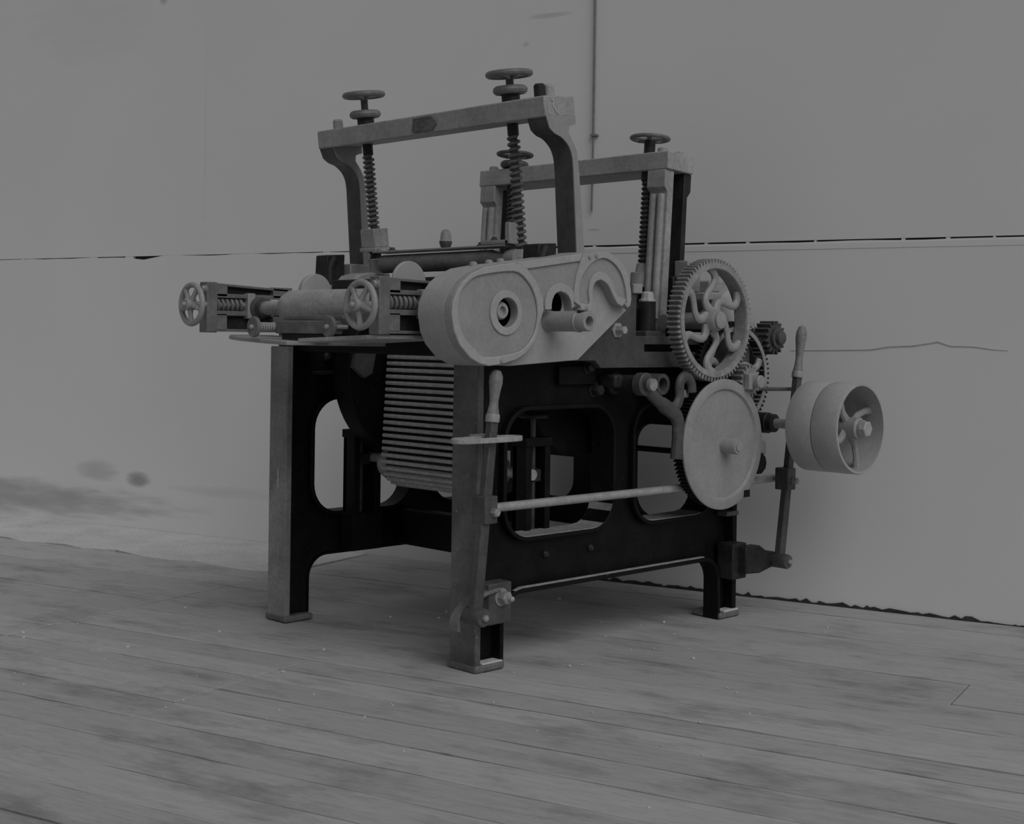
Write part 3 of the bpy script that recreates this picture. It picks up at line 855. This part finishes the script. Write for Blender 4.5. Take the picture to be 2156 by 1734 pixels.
# feed lips below the roller
lip1 = [(-.20, .885), (-.26, .80), (-.31, .68), (-.345, .52), (-.36, .37), (-.05, .33), (-.05, .885)]
mb = MB(); mb.M = Matrix.Translation((0, .36, .878)) @ Matrix.Rotation(math.radians(1.7), 4, 'X') @ Matrix.Translation((0, -.36, 0))
part(mb.prism(lip1, -.008, .003, axis='Z'), 'feed_lip', PAINT2, bevel=.002)
lip2 = [(-.35, .335), (-.33, .2), (-.30, .06), (-.05, .06), (-.05, .335)]
mb = MB(); mb.M = Matrix.Translation((0, .335, .886)) @ Matrix.Rotation(math.radians(-2.8), 4, 'X') @ Matrix.Translation((0, -.335, 0))
part(mb.prism(lip2, -.008, .003, axis='Z'), 'feed_lip', BAR, bevel=.002)

# spring-loaded gauge bar in front of the roller
gb = part(MB().box(-.292, -.262, .255, .52, .902, .937), 'gauge_bar', MID, bevel=.002)
part(MB().box(-.27, -.24, .245, .515, .940, .952), 'gauge_strip', MID, gb, .002)
part(MB().box(-.285, -.23, .30, .50, .886, .902), 'gauge_foot', DARK, gb, .002)
for x, y, z in ((-.362, .53, .919), (-.315, .252, .921)):
    d = part(MB().lathe([(.026, 0), (.029, .003), (.029, .009), (.026, .012)], (x, y, z), (1, 0, 0), 32), 'stop_disc', MID, gb)
    part(MB().lathe([(.007, 0), (.007, .005), (.003, .009)], (x, y, z), (-1, 0, 0), 12), 'disc_button', PAINT2, d)
    part(MB().cyl((x + .01, y, z), (-.25, y, z), .006, 12), 'disc_rod', STEEL, d)
    if y > .4:
        part(spring(MB(), (x + .014, y, z), (-.275, y, z), .0105, .0034, 9), 'gauge_spring', PAINT2, d)
        part(MB().box(-.29, -.262, .505, .545, .906, .933), 'spring_lug', BAR, gb, .002)

# ---- rear head: beam on paired columns, leaning back
RM = tilt(.917, 1.46, math.radians(-3.5))
rh = part(lmb(RM).box(-.066, .066, .05, .91, -.029, .029), 'rear_head_beam', BAR, bevel=.004)
for y0, y1 in ((.058, .132), (.828, .902)):
    for x0, x1, sgn in ((-.066, -.022, 1), (.03, .066, -1)):
        c = part(lmb(RM).prism([(x0 + .016, -.10), (x0, -.085), (x0, -.029), (x1, -.029), (x1, -.555), (x0 + .010, -.555)] if sgn > 0 else [(x0, -.029), (x1, -.029), (x1, -.085), (x1 - .016, -.105), (x1 - .010, -.555), (x0, -.555)], y0, y1), 'head_column', BAR if sgn > 0 else DARK, bevel=.003)
        if sgn > 0:
            for yy in (y0 + .022, y1 - .022):
                part(lmb(RM).tube([(x0 + .012, yy, -.105), (x0 + .010, yy, -.50)], .0125, 12), 'column_flute', BAR, c)
            part(lmb(RM).lathe([(.019, 0), (.019, .03)], (x0 + .004, y0 + .03, -.545), (0, 0, 1), 14), 'column_foot', PAINT2, c)
    part(MB().box(.892, .985, y0 - .002, y1 + .035, .905, 1.10), 'column_base', DARK, rh, .004)
    part(lmb(RM).lathe([(.0165, 0), (.0165, .012), (.012, .016)], (-.04, (y0 + y1) / 2, .029), (0, 0, 1), 14), 'column_nut', PAINT2, rh)
    part(lmb(RM).lathe([(.0165, 0), (.0165, .012), (.012, .016)], (.045, (y0 + y1) / 2, .029), (0, 0, 1), 14), 'column_nut', PAINT2, rh)
part(MB().box(.92, .985, .02, .075, 1.05, 1.15), 'column_clamp', PAINT2, bevel=.004)
for y, near in ((.158, 1), (.772, 0)):
    s = part(lmb(RM).cyl((-.03, y, -.38), (-.03, y, .085), .0115, 16), 'adjusting_screw', RUBBER)
    hand_wheel(RM, (-.03, y, .082), (0, 0, 1), .060, .0062, 5, .015, .022, MID if near else POST, s, .006, dish=.004, rot=1.0)
    if not near:
        part(lmb(RM).torus((-.03, y, .045), (0, 0, 1), .038, .0125, 36, 10).lathe([(.036, -.008), (.036, .006)], (-.03, y, .045), (0, 0, 1), 28), 'lock_wheel', POST, s)
    part(lmb(RM).lathe([(.018, .029), (.018, .075)], (-.03, y, 0), (0, 0, 1), 18), 'screw_collar', DARK, s)
    part(lmb(RM).lathe([(.022, -.029), (.022, -.055), (.016, -.062)], (-.03, y, 0), (0, 0, 1), 18), 'screw_nut', DARK, s)
    part(spring(lmb(RM), (-.03, y, -.06), (-.03, y, .322 * -1), .0152, .0044, 17), 'pressure_spring', POST, s)
    part(lmb(RM).lathe([(.022, -.322), (.026, -.35), (.04, -.353), (.04, -.40)], (-.03, y, 0), (0, 0, 1), 22), 'spring_seat', BAR, s)
part(MB().cyl((.86, .14, 1.02), (.86, .80, 1.02), .045, 32, .004), 'rear_pressure_roller', RUBBER)
part(MB().box(.80, .87, .14, .22, .97, 1.06), 'rear_roller_bearing', DARK, bevel=.006)
part(MB().lathe([(.0, 0), (.026, .0), (.026, .006), (.02, .008), (.018, .026), (.014, .030)], (.735, .03, 1.015), (0, 0, 1), 8), 'grease_cap', WHITEM)
part(MB().cyl((.735, .03, .905), (.735, .03, 1.015), .026, 16), 'grease_post', DARK)
part(MB().box(.69, .76, -.005, .06, .906, .925), 'clamp_foot', POST, bevel=.003)
part(MB().box(.70, .80, .07, .20, .91, 1.0), 'rear_bearing', DARK, bevel=.006)

# ---- gear train on the near side
def gear_profile(cx, cz, ro, ri, n, ph=0.):
    pts = []
    for i in range(n):
        a0 = ph + 2 * PI * i / n; st = 2 * PI / n
        for f, r in ((.0, ri), (.22, ri), (.36, ro), (.64, ro), (.78, ri)):
            a = a0 + st * f
            pts.append((cx + r * math.cos(a), cz + r * math.sin(a)))
    return pts
def s_spokes(cx, cz, y, r0, r1, n, rad, mat, parent, ph=0., amp=.032):
    for i in range(n):
        a = ph + 2 * PI * i / n
        e = Vector((math.cos(a), 0, math.sin(a))); t = Vector((-math.sin(a), 0, math.cos(a)))
        pts = []; rs = []
        for k in range(15):
            f = k / 14
            r = r0 + (r1 - r0) * f
            off = amp * math.sin(2 * PI * f)
            pts.append(Vector((cx, y, cz)) + e * r + t * off)
            rs.append(rad * (1.25 - .45 * math.sin(PI * min(1, f * 1.05))) if f < .8 else rad * (.85 + 2.2 * (f - .8)))
        part(MB().tube(pts, rs, 10, squash=((0, 1, 0), .75)), 'spoke', mat, parent)

G1 = (.905, .961)
g1 = part(MB().prism(gear_profile(*G1, .190, .1765, 74), -.103, -.06, holes=[circle(*G1, .158, 64)]), 'large_gear_wheel', GEARM, bevel=.0008)
part(MB().ring((G1[0], -.106, G1[1]), (0, 1, 0), .176, .160, .05, 72), 'gear_rim', GEARM, g1)
s_spokes(*G1, -.083, .026, .166, 6, .0142, PAINT2, g1, math.radians(93), .026)
part(MB().lathe([(.034, 0), (.034, .05), (.030, .056), (.026, .056), (.026, .064), (.022, .066)], (G1[0], -.06, G1[1]), (0, -1, 0), 30), 'gear_hub', PAINT2, g1)
part(MB().cyl((G1[0], -.12, G1[1]), (G1[0], .30, G1[1]), .024, 20), 'gear_shaft', STEEL, g1)

D = (.95, .577)
dg = part(MB().prism(gear_profile(*D, .196, .184, 92), -.098, -.058), 'driven_gear', DARK, bevel=.0006)
dc = part(MB().lathe([(.20, 0), (.2025, .003), (.2025, .008), (.198, .0105), (.172, .0115), (.1665, .004), (.160, .0045), (.03, .010)], (D[0], -.098, D[1]), (0, -1, 0), 72), 'gear_guard_disc', PAINT2)
part(MB().lathe([(.026, 0), (.0245, .006), (.0245, .05), (.022, .054), (.015, .054), (.014, .058), (.012, .058)], (D[0] + .0, -.108, D[1] - .004), (0, -1, 0), 28), 'disc_hub', PAINT2, dc)
part(MB().cyl((D[0], -.05, D[1]), (D[0], .06, D[1]), .03, 20), 'disc_shaft', DARK, dc)
part(MB().box(D[0] + .105, D[0] + .135, -.1105, -.106, D[1] - .172, D[1] - .150), 'disc_notch', BLACK, dc)

G2 = (1.092, .785)
g2 = part(MB().prism(gear_profile(*G2, .176, .164, 68), -.052, -.022, holes=[circle(*G2, .146, 56)]), 'second_gear_wheel', DARK, bevel=.0006)
part(MB().ring((G2[0], -.055, G2[1]), (0, 1, 0), .160, .146, .036, 64), 'gear_rim', GEARM, g2)
s_spokes(*G2, -.038, .026, .148, 5, .013, GEARM, g2, math.radians(20), .016)
part(MB().cyl((G2[0], -.06, G2[1]), (G2[0], .06, G2[1]), .034, 24), 'gear_hub', DARK, g2)
p1 = part(MB().prism(gear_profile(1.088, .770, .054, .042, 17), -.105, -.06), 'pinion', GEARM, bevel=.0006)
part(MB().lathe([(.026, 0), (.026, .016), (.021, .018), (.021, .045), (.018, .048), (.011, .048)], (1.088, -.10, .770), (0, -1, 0), 22), 'pinion_shaft', PAINT2, p1)
part(MB().box(1.05, 1.07, -.128, -.106, .745, .795), 'key_lug', PAINT2, p1, .003)
p2 = part(MB().prism(gear_profile(1.298, .910, .056, .043, 16), -.055, .0), 'pinion', POST, bevel=.0006)
part(MB().lathe([(.034, 0), (.034, .012), (.024, .014), (.022, .026), (.016, .03)], (1.298, -.055, .91), (0, -1, 0), 22), 'pinion_shaft', POST, p2)
part(MB().cyl((1.298, 0, .91), (1.298, .2, .91), .02, 16), 'pinion_axle', DARK, p2)
part(MB().lathe([(.106, 0), (.112, .004), (.112, .03), (.106, .034)], (1.145, -.004, .957), (0, 1, 0), 56), 'feed_wheel', PAINT)
part(MB().prism([(1.14, .80), (1.345, .70), (1.345, .86), (1.33, .94), (1.24, 1.0), (1.16, .98)], .04, .08), 'rear_gear_bracket', BLACK, bevel=.004)
# pale bearing housing behind the big gear
part(MB().box(1.16, 1.30, .12, .24, .93, 1.06).box(1.18, 1.27, .13, .23, 1.06, 1.10), 'rear_bearing_housing', PAINT2, bevel=.006)
part(MB().box(.92, 1.17, .10, .80, .925, 1.035), 'rear_roller_box', DARK, bevel=.006)
part(MB().cyl((.80, .02, .955), (1.12, .02, .955), .022, 18), 'rear_spindle', STEEL)
part(MB().prism(gear_profile(1.0, .83, .10, .088, 40), -.04, -.023), 'idler_gear', DARK, bevel=.0005)

# ---- rocker lever below the table rail
def Yxz(pts, y):
    return [(p[0], y, p[1]) for p in pts]
rk = part(MB().tube(Yxz(spline([(.575, .768), (.61, .745), (.66, .712), (.705, .690), (.735, .672), (.75, .64), (.752, .60), (.745, .54)], 4), -.085), [.020] * 9 + [.024] * 12 + [.026] * 8, 12, squash=((0, 1, 0), .7)), 'rocker_lever', POST)
part(MB().tube(Yxz(spline([(.70, .69), (.735, .70), (.752, .725), (.752, .765), (.768, .785), (.79, .785), (.808, .766), (.812, .74)], 4), -.085), .0175, 12, squash=((0, 1, 0), .75)), 'lever_hook', POST, rk)
part(MB().lathe([(.034, 0), (.034, .028), (.030, .031), (.0195, .031), (.0195, .043), (.017, .045)], (.575, -.075, .768), (0, -1, 0), 26), 'rocker_boss', POST, rk)
part(MB().lathe([(.034, 0), (.034, .02), (.026, .024), (.026, .10)], (.575, .035, .768), (0, -1, 0), 24), 'rocker_shaft', DARK, rk)
part(MB().lathe([(.018, 0), (.018, .012)], (.575, -.118, .768), (0, -1, 0), 22), 'pin_head', GEARM, rk)
part(MB().box(.52, .56, -.03, .036, .755, .795), 'rocker_lug', DARK, rk, .008)
part(MB().ring((.705, -.06, .765), (0, 1, 0), .032, .02, .095, 22), 'guide_eye', POST)
part(MB().box(.79, .815, -.075, -.05, .722, .748), 'hook_rag', PAINT2, rk, .006)

# ---- pulleys on the rear shaft
PXc, PZc = 1.25, .631
psh = part(MB().cyl((PXc, -.43, PZc), (PXc, .86, PZc), .016, 20, .002), 'drive_shaft', STEEL)
part(MB().lathe([(.030, 0), (.034, .004), (.034, .095), (.030, .098), (.030, .118), (.024, .122)], (PXc, .03, PZc), (0, -1, 0), 26), 'shaft_bearing', DARK, psh)
part(MB().prism([(1.15, .56), (1.285, .60), (1.285, .665), (1.15, .70)], .0, .05), 'bearing_bracket', BLACK, psh, .004)
for y0, y1, nm_, mat in ((-.407, -.315, 'fast_pulley', PAINT), (-.312, -.222, 'loose_pulley', PAINT)):
    pu = part(MB().lathe([(.140, 0), (.1425, .004), (.143, (y1 - y0) / 2), (.1425, y1 - y0 - .004), (.140, y1 - y0), (.133, y1 - y0), (.133, 0)], (PXc, y0, PZc), (0, 1, 0), 72, loop=True), nm_, mat)
    # close the inner wall
    hubl = .05
    yc = (y0 + y1) / 2
    part(MB().lathe([(.030, 0), (.034, .004), (.034, .07), (.027, .074), (.027, .085)], (PXc, yc + .03, PZc), (0, -1, 0), 24), 'pulley_hub', PAINT2, pu)
    for i in range(4):
        a = math.radians(25 + 90 * i)
        e = Vector((math.cos(a), 0, math.sin(a))); t = Vector((-math.sin(a), 0, math.cos(a)))
        c = Vector((PXc, yc, PZc))
        part(MB().tube([c + e * .02, c + e * .06 + t * .012, c + e * .10 + t * .006, c + e * .136 - t * .006], [.016, .012, .0105, .015], 8, squash=((0, 1, 0), .8)), 'pulley_spoke', PAINT2, pu)
part(MB().lathe([(.026, 0), (.026, .018), (.022, .021), (.014, .021)], (PXc, -.412, PZc), (0, -1, 0), 6), 'shaft_nut', PAINT, psh)

# ---- belt-shifting levers joined by a long rod
def lever(foot, clamp, ferr, top, y, brk, name='shift_lever'):
    fx, fz = foot; kx, kz = clamp; gx, gz = ferr; tx, tz = top
    def at(z):
        return fx + (tx - fx) * (z - fz) / (tz - fz)
    def bar(z0, z1, w0, w1, t=.011):
        return MB().add([(at(z0) - w0, y - t, z0), (at(z0) + w0, y - t, z0), (at(z0) + w0, y + t, z0), (at(z0) - w0, y + t, z0),
                         (at(z1) - w1, y - t, z1), (at(z1) + w1, y - t, z1), (at(z1) + w1, y + t, z1), (at(z1) - w1, y + t, z1)],
                        [(0, 1, 2, 3), (4, 7, 6, 5), (0, 4, 5, 1), (1, 5, 6, 2), (2, 6, 7, 3), (3, 7, 4, 0)])
    L = part(bar(fz, gz - .03, .017, .013), name, POST, bevel=.003)
    part(bar(gz - .05, gz, .013, .0125, .0115), 'lever_tang', POST, L, .003)
    ax = Vector((at(tz) - at(gz), 0, tz - gz)); ln = ax.length
    prof = [(.0175, -.022), (.019, -.02), (.019, -.004), (.0175, 0)]
    part(MB().lathe(prof, (at(gz), y, gz), ax, 20), 'ferrule', PAINT2, L)
    prof = [(.0165, 0), (.0125, ln * .18), (.0115, ln * .3), (.0145, ln * .5), (.0185, ln * .72), (.0175, ln * .86), (.011, ln * .97), (.003, ln)]
    part(MB().lathe(prof, (at(gz), y, gz), ax, 22), 'wooden_handle', WOOD, L)
    part(MB().box(kx - .026, kx + .019, y - .022, y + .030, kz - .036, kz + .036), 'rod_clamp', POST, L, .003)
    part(MB().lathe([(.012, 0), (.012, .014), (.008, .018)], (kx + .004, y - .022, kz - .006), (0, -1, 0), 6), 'clamp_bolt', GEARM, L)
    part(MB().lathe([(.022, 0), (.024, .004), (.024, .06), (.022, .064)], (fx, y + .028, fz), (0, -1, 0), 24), 'pivot_boss', POST, L)
    part(MB().lathe([(.009, 0), (.009, .008), (.004, .012)], (fx, y - .036, fz), (0, -1, 0), 6), 'pivot_nut', GEARM, L)
    return L
LY = -.095
l1 = lever((-.093, .181), (-.056, .453), (-.037, .70), (-.026, .815), LY, None)
part(MB().box(.0, .085, -.05, .0, .135, .245), 'pivot_bracket', POST, l1, .004)
part(MB().band(spline([(.04, .228), (-.01, .222), (-.055, .208), (-.09, .188), (-.108, .165), (-.11, .135)], 4), .011, -.056, -.020), 'bracket_arm', MID, l1, .003)
part(MB().hexbolt((.045, -.05, .207), (0, -1, 0), .018, .03), 'bracket_bolt', GEARM, l1)
part(MB().lathe([(.007, 0), (.007, .016), (.003, .02)], (.045, -.078, .207), (0, -1, 0), 10), 'bolt_end', PAINT, l1)
l2 = lever((1.276, .181), (1.314, .447), (1.368, .80), (1.392, .952), LY, None)
part(MB().prism([(1.12, .235), (1.20, .235), (1.235, .215), (1.285, .207), (1.295, .18), (1.28, .16), (1.20, .145), (1.12, .15)], -.075, -.03), 'pivot_bracket', DARK, l2, .006)
part(MB().box(1.09, 1.165, -.045, .02, .13, .245), 'bracket_pad', DARK, l2, .005)
part(MB().box(1.10, 1.165, -.012, .03, .33, .345), 'leg_ledge', POST, nf, .003)
rod = part(MB().cyl((-.03, -.0425, .446), (1.372, -.0425, .443), .0125, 16, .002), 'shift_rod', STEEL)
# loop that guides the near lever
loop = spline([(-.155, -.116), (-.10, -.123), (.0, -.123), (.045, -.113), (.057, -.095), (.045, -.077), (.0, -.067), (-.10, -.067), (-.155, -.074), (-.17, -.095)], 4, True)
gl = part(MB().band([(p[0], p[1]) for p in loop], .011, .627, .641, closed=True, axis='Z'), 'lever_guide_loop', BAR, bevel=.002)
part(MB().box(-.03, .02, -.07, .005, .627, .641), 'loop_tab', BAR, gl, .003)
# thin shifter wire at the rear lever and odd fittings behind the disc
part(MB().cyl((1.0, -.04, .745), (1.385, -.06, .739), .0065, 10), 'shifter_wire', POST)
part(MB().box(1.145, 1.205, -.09, -.055, .53, .575), 'stop_block', PAINT2, bevel=.008)
part(MB().lathe([(.03, 0), (.036, .006), (.036, .03), (.03, .036)], (1.165, -.06, .505), (0, -1, 0), 10), 'stop_nut', BLACK)
